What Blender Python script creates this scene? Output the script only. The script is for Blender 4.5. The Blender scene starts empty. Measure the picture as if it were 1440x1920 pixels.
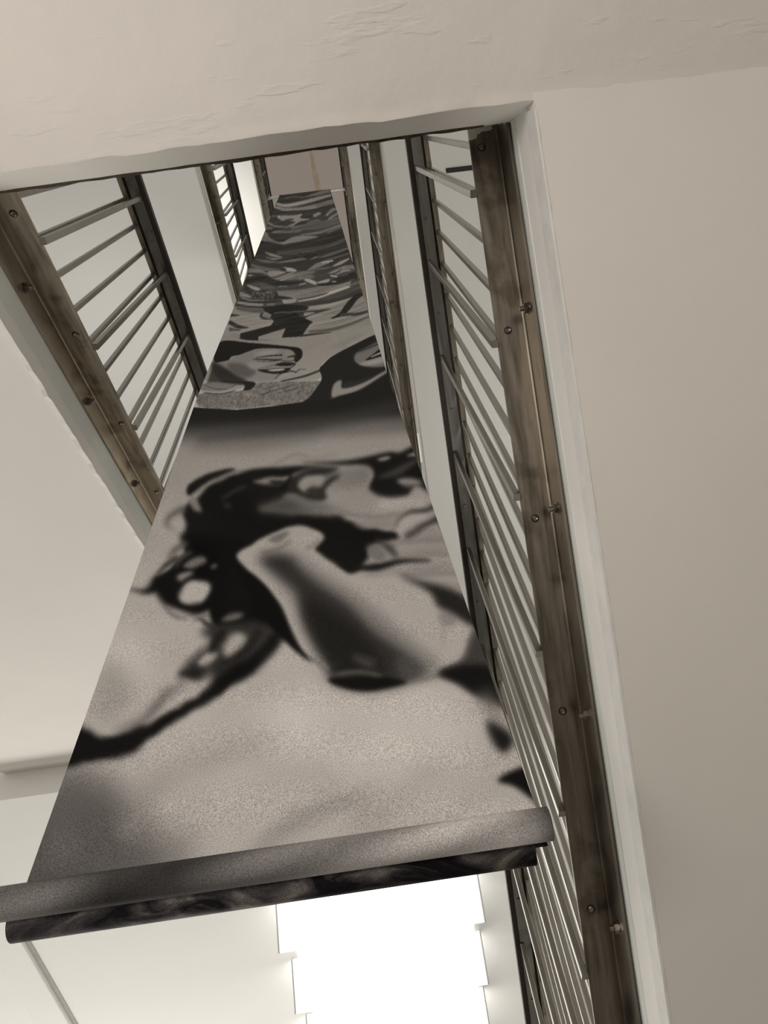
import bpy, bmesh, math, random
import numpy as np
from mathutils import Matrix, Vector, noise

random.seed(7)
PRINT_GAIN = 1.55
scene = bpy.context.scene
COL = scene.collection

# ------------------------------------------------------------------ camera
EYE = 1.5                                   # eye height above the hall floor
cam_data = bpy.data.cameras.new('camera')
cam_data.sensor_fit = 'VERTICAL'
cam_data.sensor_height = 36.0
cam_data.lens = 25.3125
cam_data.clip_start = 0.02
cam_data.clip_end = 200
cam = bpy.data.objects.new('camera', cam_data)
COL.objects.link(cam)
R = Matrix(((0.9908, 0.1314, -0.0321), (0.0990, -0.8712, -0.4808), (-0.0912, 0.4732, -0.8762)))
u = Vector(R.col[0]).normalized()
w = Vector(R.col[2]); w = (w - u * w.dot(u)).normalized()
v = w.cross(u)
cam.matrix_world = Matrix(((u.x, v.x, w.x, 0), (u.y, v.y, w.y, 0), (u.z, v.z, w.z, EYE), (0, 0, 0, 1)))
scene.camera = cam

# ------------------------------------------------------------------ world, fill lights, exposure
world = bpy.data.worlds.new('stairwell_ambient')
scene.world = world
world.use_nodes = True
bg = world.node_tree.nodes['Background']
bg.inputs['Color'].default_value = (1.0, 0.955, 0.89, 1)
bg.inputs['Strength'].default_value = 0.62

scene.view_settings.view_transform = 'Standard'
scene.view_settings.look = 'None'
scene.view_settings.gamma = 1.0
scene.view_settings.use_curve_mapping = False
scene.view_settings.exposure = 0.0


def area(name, loc, target, sx, sy, power, colour):
    d = bpy.data.lights.new(name, 'AREA')
    d.shape = 'RECTANGLE'
    d.size, d.size_y = sx, sy
    d.energy = power
    d.color = colour
    o = bpy.data.objects.new(name, d)
    COL.objects.link(o)
    o.location = loc
    o.rotation_euler = (Vector(target) - Vector(loc)).to_track_quat('-Z', 'Y').to_euler()
    return o


# unseen area lights added to brighten the soffits and the hall ceiling
area('front_fill', (-2.4, 8.0, 1.9), (-1.6, 1.0, 3.0), 4.0, 2.6, 205, (1.0, 0.975, 0.92))  # fill added from ahead for the left soffit; no window here
area('landing_fill', (-0.9, -1.15, 1.05), (0.25, 0.0, 3.0), 0.9, 0.9, 29, (1.0, 0.935, 0.875))  # fill added low behind the eye, aimed up at the near landing
area('left_soffit_fill', (-2.1, 3.9, 1.3), (-1.5, 1.6, 3.8), 0.9, 0.9, 14, (1.0, 0.97, 0.90))  # fill added for the underside of the left flight
area('flight_fill', (-1.35, 1.9, 4.95), (-1.3, 1.2, 8.0), 0.9, 0.9, 9, (1.0, 0.985, 0.95))  # fill added for the second left flight's underside
area('flight_fill', (1.1, 1.1, 3.3), (1.0, 1.0, 7.0), 0.7, 0.7, 9, (1.0, 0.985, 0.95))  # fill added for the second right flight's underside
area('top_flight_fill', (-1.7, 1.6, 9.2), (-1.4, 1.2, 12.0), 1.2, 1.2, 30, (1.0, 0.96, 0.9))  # fill added for the topmost left flight's underside


# ------------------------------------------------------------------ helpers
def mesh_obj(name, verts, faces, mat, parent=None, smooth=False, fm=None):
    me = bpy.data.meshes.new(name)
    me.from_pydata([tuple(p) for p in verts], [], faces)
    if isinstance(mat, (list, tuple)):
        for m in mat:
            me.materials.append(m)
    else:
        me.materials.append(mat)
    if fm:
        for p, i in zip(me.polygons, fm):
            p.material_index = i
    bm = bmesh.new(); bm.from_mesh(me)
    bmesh.ops.recalc_face_normals(bm, faces=bm.faces)
    bm.to_mesh(me); bm.free()
    if smooth:
        for p in me.polygons:
            p.use_smooth = True
    o = bpy.data.objects.new(name, me)
    COL.objects.link(o)
    if parent:
        o.parent = parent
    return o


def share(name, me, loc, parent, rot=None):
    o = bpy.data.objects.new(name, me)
    COL.objects.link(o)
    o.location = loc
    if rot:
        o.rotation_euler = rot
    o.parent = parent
    return o


def thing(name, label, cat, group=None, loc=(0, 0, 0)):
    o = bpy.data.objects.new(name, None)
    COL.objects.link(o)
    o.empty_display_size = 0.05
    o.location = loc
    o['label'] = label
    o['category'] = cat
    if group:
        o['group'] = group
    return o


def tag(o, label, cat, group=None):
    o['label'] = label
    o['category'] = cat
    if group:
        o['group'] = group
    return o


def struct(o):
    o['kind'] = 'structure'
    return o


def loft(name, sections, mat, parent=None, fm=None):
    """closed prism through a list of equal-length (x, y, z) section loops"""
    n = len(sections[0])
    verts = [p for s in sections for p in s]
    faces = []
    for i in range(len(sections) - 1):
        for k in range(n):
            a, b = i * n + k, i * n + (k + 1) % n
            faces.append((a, b, b + n, a + n))
    faces.append(tuple(range(n))[::-1])
    faces.append(tuple(range((len(sections) - 1) * n, len(sections) * n)))
    return mesh_obj(name, verts, faces, mat, parent, fm=fm)


def box(name, lo, hi, mat, parent=None, bevel=0.0):
    x0, y0, z0 = lo; x1, y1, z1 = hi
    vs = [(x0, y0, z0), (x1, y0, z0), (x1, y1, z0), (x0, y1, z0), (x0, y0, z1), (x1, y0, z1), (x1, y1, z1), (x0, y1, z1)]
    fs = [(0, 3, 2, 1), (4, 5, 6, 7), (0, 1, 5, 4), (1, 2, 6, 5), (2, 3, 7, 6), (3, 0, 4, 7)]
    o = mesh_obj(name, vs, fs, mat, parent)
    if bevel:
        bm = bmesh.new(); bm.from_mesh(o.data)
        bmesh.ops.bevel(bm, geom=list(bm.edges), offset=bevel, segments=2, profile=0.5, affect='EDGES')
        bm.to_mesh(o.data); bm.free()
    return o


def bar(name, a, b, wx, wy, mat, parent=None, bevel=0.0015):
    """square bar between two points, its section aligned with x and y"""
    a = Vector(a); b = Vector(b)
    d = (b - a).normalized()
    ex = Vector((1, 0, 0)); ex = (ex - d * ex.dot(d)).normalized()
    ey = d.cross(ex)
    loops = []
    c = bevel
    for p in (a, b):
        loop = []
        for sx, sy in ((-1, -1), (1, -1), (1, 1), (-1, 1)):
            hx, hy = wx / 2, wy / 2
            if sx * sy > 0:
                pts = [(sx * hx, sy * (hy - c)), (sx * (hx - c), sy * hy)]
            else:
                pts = [(sx * (hx - c), sy * hy), (sx * hx, sy * (hy - c))]
            for q in pts:
                loop.append(p + ex * q[0] + ey * q[1])
        loops.append(loop)
    return loft(name, loops, mat, parent)


def tube(name, a, b, r, mat, parent=None, seg=20, smooth=True):
    a = Vector(a); b = Vector(b); d = (b - a).normalized()
    e = d.orthogonal().normalized(); f = d.cross(e)
    loops = [[p + (e * math.cos(t) + f * math.sin(t)) * r for t in [2 * math.pi * k / seg for k in range(seg)]] for p in (a, b)]
    o = loft(name, loops, mat, parent)
    if smooth:
        for p in o.data.polygons:
            p.use_smooth = len(p.vertices) == 4
    return o


# ------------------------------------------------------------------ materials
def new_mat(name):
    m = bpy.data.materials.new(name)
    m.use_nodes = True
    nt = m.node_tree
    return m, nt, nt.nodes['Principled BSDF']


def N(nt, t, **kw):
    n = nt.nodes.new(t)
    for k, val in kw.items():
        setattr(n, k, val)
    return n


def ramp(nt, stops):
    r = nt.nodes.new('ShaderNodeValToRGB')
    el = r.color_ramp.elements
    while len(el) < len(stops):
        el.new(0.5)
    for e, (p, c) in zip(el, stops):
        e.position = p
        e.color = (*c, 1)
    return r


def plaster(name, base, var=0.03, bump=0.25, scale=6.0, rough=0.75, ridges=0.0):
    m, nt, b = new_mat(name)
    tc = N(nt, 'ShaderNodeTexCoord')
    n1 = N(nt, 'ShaderNodeTexNoise'); n1.inputs['Scale'].default_value = scale; n1.inputs['Detail'].default_value = 6
    nt.links.new(tc.outputs['Object'], n1.inputs['Vector'])
    lo = tuple(c * (1 - var) for c in base); hi = tuple(min(1, c * (1 + var)) for c in base)
    r = ramp(nt, [(0.3, lo), (0.7, hi)])
    nt.links.new(n1.outputs['Fac'], r.inputs['Fac'])
    # specks and pinholes in the paint
    vo = N(nt, 'ShaderNodeTexVoronoi'); vo.inputs['Scale'].default_value = 9.0
    nt.links.new(tc.outputs['Object'], vo.inputs['Vector'])
    sp = ramp(nt, [(0.008, (0.35, 0.33, 0.3)), (0.016, (1, 1, 1))])
    nt.links.new(vo.outputs['Distance'], sp.inputs['Fac'])
    mx = N(nt, 'ShaderNodeMix', data_type='RGBA', blend_type='MULTIPLY'); mx.inputs['Factor'].default_value = 0.8
    nt.links.new(r.outputs['Color'], mx.inputs['A']); nt.links.new(sp.outputs['Color'], mx.inputs['B'])
    nt.links.new(mx.outputs['Result'], b.inputs['Base Color'])
    b.inputs['Roughness'].default_value = rough
    n2 = N(nt, 'ShaderNodeTexNoise'); n2.inputs['Scale'].default_value = 28; n2.inputs['Detail'].default_value = 8
    n3 = N(nt, 'ShaderNodeTexNoise'); n3.inputs['Scale'].default_value = 350; n3.inputs['Detail'].default_value = 2
    for n in (n2, n3):
        nt.links.new(tc.outputs['Object'], n.inputs['Vector'])
    ad = N(nt, 'ShaderNodeMath', operation='MULTIPLY_ADD'); ad.inputs[1].default_value = 0.12
    nt.links.new(n3.outputs['Fac'], ad.inputs[0]); nt.links.new(n2.outputs['Fac'], ad.inputs[2])
    src = ad
    if ridges:
        mp = N(nt, 'ShaderNodeMapping'); mp.inputs['Scale'].default_value = (3.0, 14.0, 3.0); mp.inputs['Rotation'].default_value = (0, 0, 0.25)
        nt.links.new(tc.outputs['Object'], mp.inputs['Vector'])
        n4 = N(nt, 'ShaderNodeTexNoise'); n4.inputs['Scale'].default_value = 2.2; n4.inputs['Detail'].default_value = 5
        nt.links.new(mp.outputs['Vector'], n4.inputs['Vector'])
        r4 = ramp(nt, [(0.60, (0, 0, 0)), (0.66, (1, 1, 1)), (0.78, (0.3, 0.3, 0.3))])
        nt.links.new(n4.outputs['Fac'], r4.inputs['Fac'])
        a4 = N(nt, 'ShaderNodeMath', operation='MULTIPLY_ADD'); a4.inputs[1].default_value = ridges
        nt.links.new(r4.outputs['Color'], a4.inputs[0]); nt.links.new(ad.outputs[0], a4.inputs[2])
        src = a4
    bp = N(nt, 'ShaderNodeBump'); bp.inputs['Strength'].default_value = bump; bp.inputs['Distance'].default_value = 0.004
    nt.links.new(src.outputs[0], bp.inputs['Height']); nt.links.new(bp.outputs['Normal'], b.inputs['Normal'])
    return m


def steel(name, lo, hi, rough=0.33, paint_y=None, marks=0.6, grain=(18, 1.2, 2.5)):
    m, nt, b = new_mat(name)
    tc = N(nt, 'ShaderNodeTexCoord')
    mp = N(nt, 'ShaderNodeMapping'); mp.inputs['Scale'].default_value = grain
    nt.links.new(tc.outputs['Object'], mp.inputs['Vector'])
    n1 = N(nt, 'ShaderNodeTexNoise'); n1.inputs['Scale'].default_value = 4; n1.inputs['Detail'].default_value = 8
    n1.inputs['Distortion'].default_value = 0.4
    nt.links.new(mp.outputs['Vector'], n1.inputs['Vector'])
    r = ramp(nt, [(0.25, lo), (0.5, tuple((a + c) / 2 for a, c in zip(lo, hi))), (0.78, hi)])
    nt.links.new(n1.outputs['Fac'], r.inputs['Fac'])
    col = r.outputs['Color']
    # dark handling marks
    n2 = N(nt, 'ShaderNodeTexNoise'); n2.inputs['Scale'].default_value = 14; n2.inputs['Detail'].default_value = 4
    nt.links.new(tc.outputs['Object'], n2.inputs['Vector'])
    r2 = ramp(nt, [(0.30, (0.45, 0.42, 0.38)), (0.42, (1, 1, 1))])
    nt.links.new(n2.outputs['Fac'], r2.inputs['Fac'])
    mx = N(nt, 'ShaderNodeMix', data_type='RGBA', blend_type='MULTIPLY'); mx.inputs['Factor'].default_value = marks
    nt.links.new(col, mx.inputs['A']); nt.links.new(r2.outputs['Color'], mx.inputs['B'])
    col = mx.outputs['Result']
    b.inputs['Metallic'].default_value = 1.0
    rr = ramp(nt, [(0.2, (rough * 0.75,) * 3), (0.8, (rough * 1.3,) * 3)])
    nt.links.new(n1.outputs['Fac'], rr.inputs['Fac'])
    nt.links.new(rr.outputs['Color'], b.inputs['Roughness'])
    if paint_y is not None:
        # white wall paint slopped over the end of the bar
        sx = N(nt, 'ShaderNodeSeparateXYZ'); nt.links.new(tc.outputs['Object'], sx.inputs[0])
        n5 = N(nt, 'ShaderNodeTexNoise'); n5.inputs['Scale'].default_value = 55; n5.inputs['Detail'].default_value = 6
        nt.links.new(tc.outputs['Object'], n5.inputs['Vector'])
        mu = N(nt, 'ShaderNodeMath', operation='MULTIPLY_ADD'); mu.inputs[1].default_value = 0.035
        nt.links.new(n5.outputs['Fac'], mu.inputs[0]); nt.links.new(sx.outputs['Y'], mu.inputs[2])
        # more paint near the wall than at the free edge
        mx2 = N(nt, 'ShaderNodeMath', operation='MULTIPLY_ADD'); mx2.inputs[1].default_value = 0.42
        nt.links.new(sx.outputs['X'], mx2.inputs[0]); nt.links.new(mu.outputs[0], mx2.inputs[2])
        lt = N(nt, 'ShaderNodeMath', operation='LESS_THAN'); lt.inputs[1].default_value = paint_y
        nt.links.new(mx2.outputs[0], lt.inputs[0])
        mp2 = N(nt, 'ShaderNodeMix', data_type='RGBA'); mp2.inputs['B'].default_value = (0.72, 0.69, 0.65, 1)
        nt.links.new(lt.outputs[0], mp2.inputs['Factor']); nt.links.new(col, mp2.inputs['A'])
        col = mp2.outputs['Result']
        inv = N(nt, 'ShaderNodeMath', operation='SUBTRACT'); inv.inputs[0].default_value = 1.0
        nt.links.new(lt.outputs[0], inv.inputs[1]); nt.links.new(inv.outputs[0], b.inputs['Metallic'])
    nt.links.new(col, b.inputs['Base Color'])
    bp = N(nt, 'ShaderNodeBump'); bp.inputs['Strength'].default_value = 0.08; bp.inputs['Distance'].default_value = 0.002
    nt.links.new(n1.outputs['Fac'], bp.inputs['Height']); nt.links.new(bp.outputs['Normal'], b.inputs['Normal'])
    return m


def simple(name, col, rough=0.5, metal=0.0, var=0.12, scale=20):
    m, nt, b = new_mat(name)
    tc = N(nt, 'ShaderNodeTexCoord')
    n1 = N(nt, 'ShaderNodeTexNoise'); n1.inputs['Scale'].default_value = scale; n1.inputs['Detail'].default_value = 4
    nt.links.new(tc.outputs['Object'], n1.inputs['Vector'])
    r = ramp(nt, [(0.3, tuple(c * (1 - var) for c in col)), (0.7, tuple(min(1, c * (1 + var)) for c in col))])
    nt.links.new(n1.outputs['Fac'], r.inputs['Fac']); nt.links.new(r.outputs['Color'], b.inputs['Base Color'])
    b.inputs['Roughness'].default_value = rough
    b.inputs['Metallic'].default_value = metal
    return m


def emitter(name, col, strength):
    m, nt, b = new_mat(name)
    b.inputs['Base Color'].default_value = (0.9, 0.9, 0.88, 1)
    b.inputs['Roughness'].default_value = 0.4
    b.inputs['Emission Color'].default_value = (*col, 1)
    b.inputs['Emission Strength'].default_value = strength
    return m


M_SOFFIT = plaster('landing_plaster', (0.76, 0.725, 0.675), 0.025, 0.45, 5, 0.7, 0.5)
M_FLIGHT = plaster('flight_plaster', (0.76, 0.73, 0.685), 0.02, 0.18, 3)
M_FLIGHT2 = plaster('upper_flight_plaster', (0.78, 0.775, 0.745), 0.02, 0.12, 3)
M_GREEN = plaster('slab_edge_paint', (0.70, 0.715, 0.68), 0.04, 0.5, 14, 0.5)
M_EDGE = plaster('slab_edge_white', (0.80, 0.775, 0.74), 0.02, 0.2, 8, 0.55)
M_BEAD = plaster('edge_plaster_bead', (0.70, 0.69, 0.66), 0.05, 0.9, 18, 0.7)
M_CEIL = plaster('hall_ceiling_paint', (0.80, 0.79, 0.76), 0.015, 0.05, 2)
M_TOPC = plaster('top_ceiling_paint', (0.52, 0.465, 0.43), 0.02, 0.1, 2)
M_WALL = plaster('wall_paint', (0.78, 0.76, 0.72), 0.02, 0.15, 3)
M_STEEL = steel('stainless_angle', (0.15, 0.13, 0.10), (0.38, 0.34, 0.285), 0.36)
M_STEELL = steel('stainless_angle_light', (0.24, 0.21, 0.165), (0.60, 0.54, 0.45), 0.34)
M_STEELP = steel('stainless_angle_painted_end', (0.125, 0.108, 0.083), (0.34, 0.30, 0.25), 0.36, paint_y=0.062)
M_BAR = steel('stainless_bar', (0.33, 0.31, 0.28), (0.46, 0.435, 0.395), 0.28, marks=0.0, grain=(1.5, 1.5, 0.8))
M_CHAN = steel('stainless_channel', (0.17, 0.17, 0.16), (0.27, 0.27, 0.255), 0.3, marks=0.3)
M_BOLT = simple('bolt_steel', (0.24, 0.215, 0.185), 0.28, 1.0)
M_DARK = simple('blackened_socket', (0.03, 0.028, 0.025), 0.5, 0.6)
M_WOOD = simple('dark_handrail_wood', (0.022, 0.011, 0.007), 0.5, 0.0, 0.3, 30)
M_RUST = simple('rusty_trim', (0.06, 0.045, 0.03), 0.7, 0.3, 0.5, 40)
M_FLOOR = simple('dark_floor', (0.16, 0.14, 0.12), 0.5, 0.0, 0.1, 4)
M_BLACK = simple('black_metal', (0.006, 0.006, 0.006), 0.6)
M_ROD = simple('polished_rod', (0.75, 0.75, 0.73), 0.25, 1.0, 0.03)
M_LIGHT = emitter('lit_diffuser', (1.0, 0.985, 0.96), 1.45)
M_FRAME = simple('white_panel_frame', (0.45, 0.45, 0.43), 0.4, 0, 0.02)
M_SPOT = emitter('spot_lens', (1.0, 0.98, 0.94), 6.0)

# ------------------------------------------------------------------ the hall shell
struct(box('floor', (-6, -3, -0.1), (6, 9.2, 0), M_FLOOR))
struct(box('wall_back', (-6, -3.1, 0), (6, -3, 13.7), M_WALL))
struct(box('wall_right', (2.3, -3, 0), (2.4, 3.2, 3.4), M_WALL))
struct(box('wall_front', (-6, 9.0, 0), (6, 9.1, 4.2), M_WALL))

# ceiling of the hall ahead, hanging off the landing beam
CZ = 2.70 + EYE
struct(box('ceiling', (-5.0, 2.86, CZ), (5.0, 9.0, CZ + 0.16), M_CEIL))
struct(box('trim_1', (-5.0, 2.85, CZ - 0.004), (5.0, 3.0, CZ + 0.55), M_CEIL))     # landing beam
# shallow boxed duct along the left of the hall ceiling
struct(box('trim_2', (-2.47, 2.99, CZ - 0.035), (-2.275, 9.0, CZ + 0.01), M_CEIL, bevel=0.006))

M_DUCT_SHADE = simple('duct_shade_grey', (0.36, 0.355, 0.335), 0.7, 0, 0.08)
struct(box('duct_shade_strip', (-2.275, 2.99, CZ - 0.006), (-2.245, 9.0, CZ + 0.01), M_DUCT_SHADE))  # strip coloured grey to imitate shade on the side of the duct
# ------------------------------------------------------------------ landing over the eye
def landing_soffit():
    nx = 150
    xs = [-2.05 + 3.8 * i / nx for i in range(nx + 1)]
    zs = 1.452 + EYE
    prof = []
    for y in np.linspace(-3.0, -0.6, 10):
        prof.append((y, 0.0, 0.2))
    for y in np.linspace(-0.56, -0.025, 46):
        prof.append((y, 0.0, 1.0))
    prof += [(-0.012, 0.0, 1.6), (-0.005, -0.0015, 2.4), (-0.001, -0.001, 2.6), (0.001, 0.002, 1.2), (0.0075, 0.03, 0.9), (0.017, 0.075, 0.5), (0.0265, 0.12, 0.5), (0.0335, 0.155, 0.6), (0.035, 0.163, 0.6), (0.025, 0.25, 0.3)]
    verts, faces = [], []
    for x in xs:
        off = 0.0225 - 0.0195 * (x + 0.6) / 1.0          # the edge is not quite square to the flights
        if x > 0.42:
            off = 0.0225 - 0.0195 * 1.02
        for j, (y, dz, k) in enumerate(prof):
            d = noise.noise(Vector((x * 9, y * 9, 3.1))) * 0.0012 + noise.noise(Vector((x * 38, y * 38, 8.7))) * 0.0007
            if -0.25 < y < 0.002:
                d += max(0, noise.noise(Vector((x * 22, y * 30, 1.3))) - 0.1) * 0.005 * max(0, 1 + y / 0.12)
            wob = noise.noise(Vector((x * 14, 0.5, 2.2))) * 0.004 + noise.noise(Vector((x * 50, 1.5, 2.2))) * 0.0022
            yy = y + (off + (wob if y < 0.012 else wob * 0.25)) * min(1, max(0, 1 + y / 0.6)) if y > -0.6 else y
            z = zs + dz - d * k
            if x > 0.405 and dz > 0.004:                    # the soffit simply stops against the flight there
                z = zs + dz
            verts.append((x, yy, z))
    n = len(prof)
    for i in range(nx):
        for j in range(n - 1):
            a = i * n + j
            faces.append((a, a + 1, a + n + 1, a + n))
    o = mesh_obj('stair_landing', verts, faces, M_SOFFIT, smooth=True)
    o.data.set_sharp_from_angle(angle=math.radians(40))
    return struct(o)


landing_soffit()
struct(box('stair_landing', (-2.05, -3.0, 1.62 + EYE), (1.75, 0.0, 1.78 + EYE), M_FLIGHT))
for z in (4.72, 8.55):
    struct(box('stair_landing', (-2.05, -3.0, z - 0.18 + EYE), (1.75, 0.02, z + EYE), M_FLIGHT2))
struct(box('stair_landing', (-2.05, 2.9, 5.98 + EYE), (1.75, 5.0, 6.16 + EYE), M_FLIGHT2))

# hairline crack where landing and flight soffits meet, as a thin dark strip
cv, cf = [], []
for i in range(141):
    x = 0.408 + 0.95 * i / 140
    yc = 0.0008 + 0.0016 * noise.noise(Vector((x * 9, 0, 7))) + 0.0008 * noise.noise(Vector((x * 40, 0, 7)))
    hw = max(0.00012, 0.0004 + 0.0011 * noise.noise(Vector((x * 13, 2, 7))) + 0.0006 * noise.noise(Vector((x * 60, 2, 7))))
    cv += [(x, yc - hw, 1.4495 + EYE), (x, yc + hw, 1.4495 + EYE), (x, yc + hw, 1.452 + EYE), (x, yc - hw, 1.452 + EYE)]
    if i:
        b0 = 4 * i
        for q in range(4):
            cf.append((b0 - 4 + q, b0 - 4 + (q + 1) % 4, b0 + (q + 1) % 4, b0 + q))
M_CRACK = simple('crack_dark', (0.30, 0.275, 0.245), 0.9, 0, 0.3, 60)
mesh_obj('crack', cv, cf, M_CRACK, bpy.data.objects['stair_landing'])
# rusty strip of metal along the lip of the landing
pts0, pts1 = [], []
xs = np.linspace(-0.64, 0.345, 90)
secs = []
for x in xs:
    off = 0.0225 - 0.0195 * (x + 0.6)
    j = noise.noise(Vector((x * 30, 4.4, 0))) * 0.0025
    y0 = 0.032 + off; z0 = 1.603 + EYE
    secs.append([(x, y0, z0), (x, y0 + 0.0065 + j, z0 + 0.004), (x, y0 + 0.005, z0 + 0.05), (x, y0, z0 + 0.05)])
struct(loft('trim_3', secs, M_RUST))


# ------------------------------------------------------------------ stair flights
def ln(z0, s):
    return lambda y: z0 + EYE + s * y


def flight(xin, xout, low, top_gap, y0, y1, mats, rise_dir, chunks=1, jitter=0.0):
    """sloping slab with steps on top; low = soffit line, mats = (soffit, edge)"""
    m = 24
    prof = [(y0 + (y1 - y0) * i / m, low(y0 + (y1 - y0) * i / m)) for i in range(m + 1)]
    loop = prof + [(y1, low(y1) + 0.2), (y0, low(y0) + 0.2)]
    k = len(loop)

    def extrude(nm, loop, xa, xb, mat, fm, parent=None):
        k = len(loop)
        verts = [(xa, y, z) for y, z in loop] + [(xb, y, z) for y, z in loop]
        faces = [tuple(range(k)), tuple(range(k, 2 * k))[::-1]]
        for i in range(k):
            j = (i + 1) % k
            faces.append((i, j, j + k, i + k))
        return mesh_obj(nm, verts, faces, mat, parent, fm=fm)
    o = struct(extrude('stair_flight', loop, xin, xout, mats, [1, 1] + [0] * k))
    n = 10
    tread = (y1 - y0) / n
    sg = 1 if xout > xin else -1
    for i in range(n):
        ya, yb = y0 + tread * i, y0 + tread * (i + 1)
        zt = max(low(ya), low(yb)) + 0.215
        zb = min(low(ya), low(yb)) + 0.195
        lp = [(ya, low(ya) + 0.195), (yb, low(yb) + 0.195), (yb, zt), (ya, zt)]
        extrude('step', lp, xin + sg * 0.14, xout, M_WALL, None, o)
    return o


def band(flight_obj, x, sgn, za, zb, y0, y1, mat, t0=0.003, rough=0.0015, seed=0.0):
    """hand-painted or plastered strip standing slightly proud of a slab edge (sgn: outward direction)"""
    secs = []
    m = 160
    for i in range(m + 1):
        y = y0 + (y1 - y0) * i / m
        j1 = noise.noise(Vector((y * 28, seed, 0))) * rough + noise.noise(Vector((y * 90, seed, 5))) * rough * 0.7
        j2 = noise.noise(Vector((y * 24, seed + 9, 0))) * rough
        a, b = za(y) + j1, zb(y) + j2
        secs.append([(x, y, a), (x + sgn * t0, y, a + 0.002), (x + sgn * t0, y, b - 0.002), (x, y, b)])
    return loft('edge_band', secs, mat, flight_obj)


# flight rising ahead on the left
crL = ln(1.379, 0.524)
fl_L1 = flight(-0.676, -2.05, crL, 0.36, 0.02, 2.87, (M_FLIGHT, M_EDGE), 1)
band(fl_L1, -0.676, 1, ln(1.425, 0.520), ln(1.54, 0.517), 0.03, 2.8, M_GREEN, 0.003, 0.003, 1.0)
band(fl_L1, -0.676, 1, ln(1.372, 0.524), ln(1.425, 0.521), 0.03, 2.8, M_EDGE, 0.010, 0.007, 2.0)
# flight falling ahead on the right
beR = ln(1.447, -0.616)
fl_R1 = flight(0.403, 1.75, beR, 0.34, -0.008, 2.75, (M_FLIGHT, M_EDGE), -1)
band(fl_R1, 0.403, -1, ln(1.605, -0.619), ln(1.70, -0.619), 0.02, 2.7, M_GREEN, 0.002, 0.002, 3.0)
band(fl_R1, 0.403, -1, ln(1.445, -0.616), ln(1.512, -0.6205), 0.02, 2.7, M_BEAD, 0.004, 0.003, 4.0)
# upper flights
fl_R2 = flight(0.395, 1.75, ln(4.58, -0.56), 0.36, 0.02, 2.95, (M_FLIGHT2, M_EDGE), -1)
band(fl_R2, 0.395, -1, ln(4.575, -0.545), ln(4.64, -0.53), 0.02, 2.9, M_BEAD, 0.005, 0.002, 5.0)
fl_L2 = flight(-0.668, -2.05, ln(4.45, 0.53), 0.36, 0.02, 2.95, (M_FLIGHT2, M_EDGE), 1)
band(fl_L2, -0.668, 1, ln(4.45, 0.53), ln(4.50, 0.53), 0.02, 2.9, M_BEAD, 0.005, 0.002, 6.0)
fl_L3 = flight(-0.652, -2.05, ln(8.30, 0.508), 0.36, 0.02, 2.95, (M_FLIGHT2, M_EDGE), 1)
fl_R3 = flight(0.372, 1.75, ln(8.62, -0.555), 0.36, 0.02, 2.95, (M_FLIGHT2, M_EDGE), -1)

# ceiling at the top of the well, with a run of old water down it
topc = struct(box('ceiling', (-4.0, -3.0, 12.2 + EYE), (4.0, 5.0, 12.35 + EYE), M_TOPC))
M_STAIN = simple('water_stain', (0.46, 0.365, 0.27), 0.8, 0, 0.15, 8)
sv, sf = [], []
for i in range(21):
    t = i / 20
    y = 0.36 + 0.75 * t
    wd = 0.012 + 0.036 * min(1, t * 2.2) + 0.01 * noise.noise(Vector((t * 7, 0, 0)))
    wd *= 0.8
    cx = -0.035 + 0.06 * t + 0.012 * noise.noise(Vector((t * 5, 3, 0)))
    sv += [(cx - wd, y, 12.198 + EYE), (cx + wd, y, 12.198 + EYE)]
    if i:
        sf.append((2 * i - 2, 2 * i - 1, 2 * i + 1, 2 * i))
mesh_obj('stain', sv, sf, M_STAIN, topc)


# ------------------------------------------------------------------ stair railings
def hex_bolt_mesh():
    bm = bmesh.new()
    bmesh.ops.create_cone(bm, cap_ends=True, segments=20, radius1=0.0125, radius2=0.0125, depth=0.0015, matrix=Matrix.Translation((0, 0, 0.00075)))
    bmesh.ops.create_cone(bm, cap_ends=True, segments=6, radius1=0.0105, radius2=0.0105, depth=0.008, matrix=Matrix.Translation((0, 0, 0.0055)))
    bmesh.ops.create_cone(bm, cap_ends=True, segments=12, radius1=0.0055, radius2=0.005, depth=0.009, matrix=Matrix.Translation((0, 0, 0.0135)))
    me = bpy.data.meshes.new('bolt'); bm.to_mesh(me); bm.free(); me.materials.append(M_BOLT)
    return me


def screw_mesh(r):
    bm = bmesh.new()
    seg = 20
    rings = [(r * 1.25, 0.0, 1), (r * 1.22, 0.0007, 1), (r * 0.98, 0.0008, 1), (r * 0.92, 0.0020, 0), (r * 0.62, 0.0034, 0), (r * 0.45, 0.0030, 0)]
    prev = None
    for rad, z, mi in rings:
        cur = [bm.verts.new((rad * math.cos(2 * math.pi * k / seg), rad * math.sin(2 * math.pi * k / seg), z)) for k in range(seg)]
        if prev:
            for k in range(seg):
                f = bm.faces.new((prev[k], prev[(k + 1) % seg], cur[(k + 1) % seg], cur[k])); f.material_index = mi
        prev = cur
    f = bm.faces.new(prev); f.material_index = 0
    me = bpy.data.meshes.new('screw'); bm.to_mesh(me); bm.free()
    me.materials.append(M_BOLT); me.materials.append(M_DARK)
    return me


ME_BOLT = hex_bolt_mesh()
ME_SCREW = screw_mesh(0.0068)
ME_SMALL = screw_mesh(0.0042)


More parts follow.
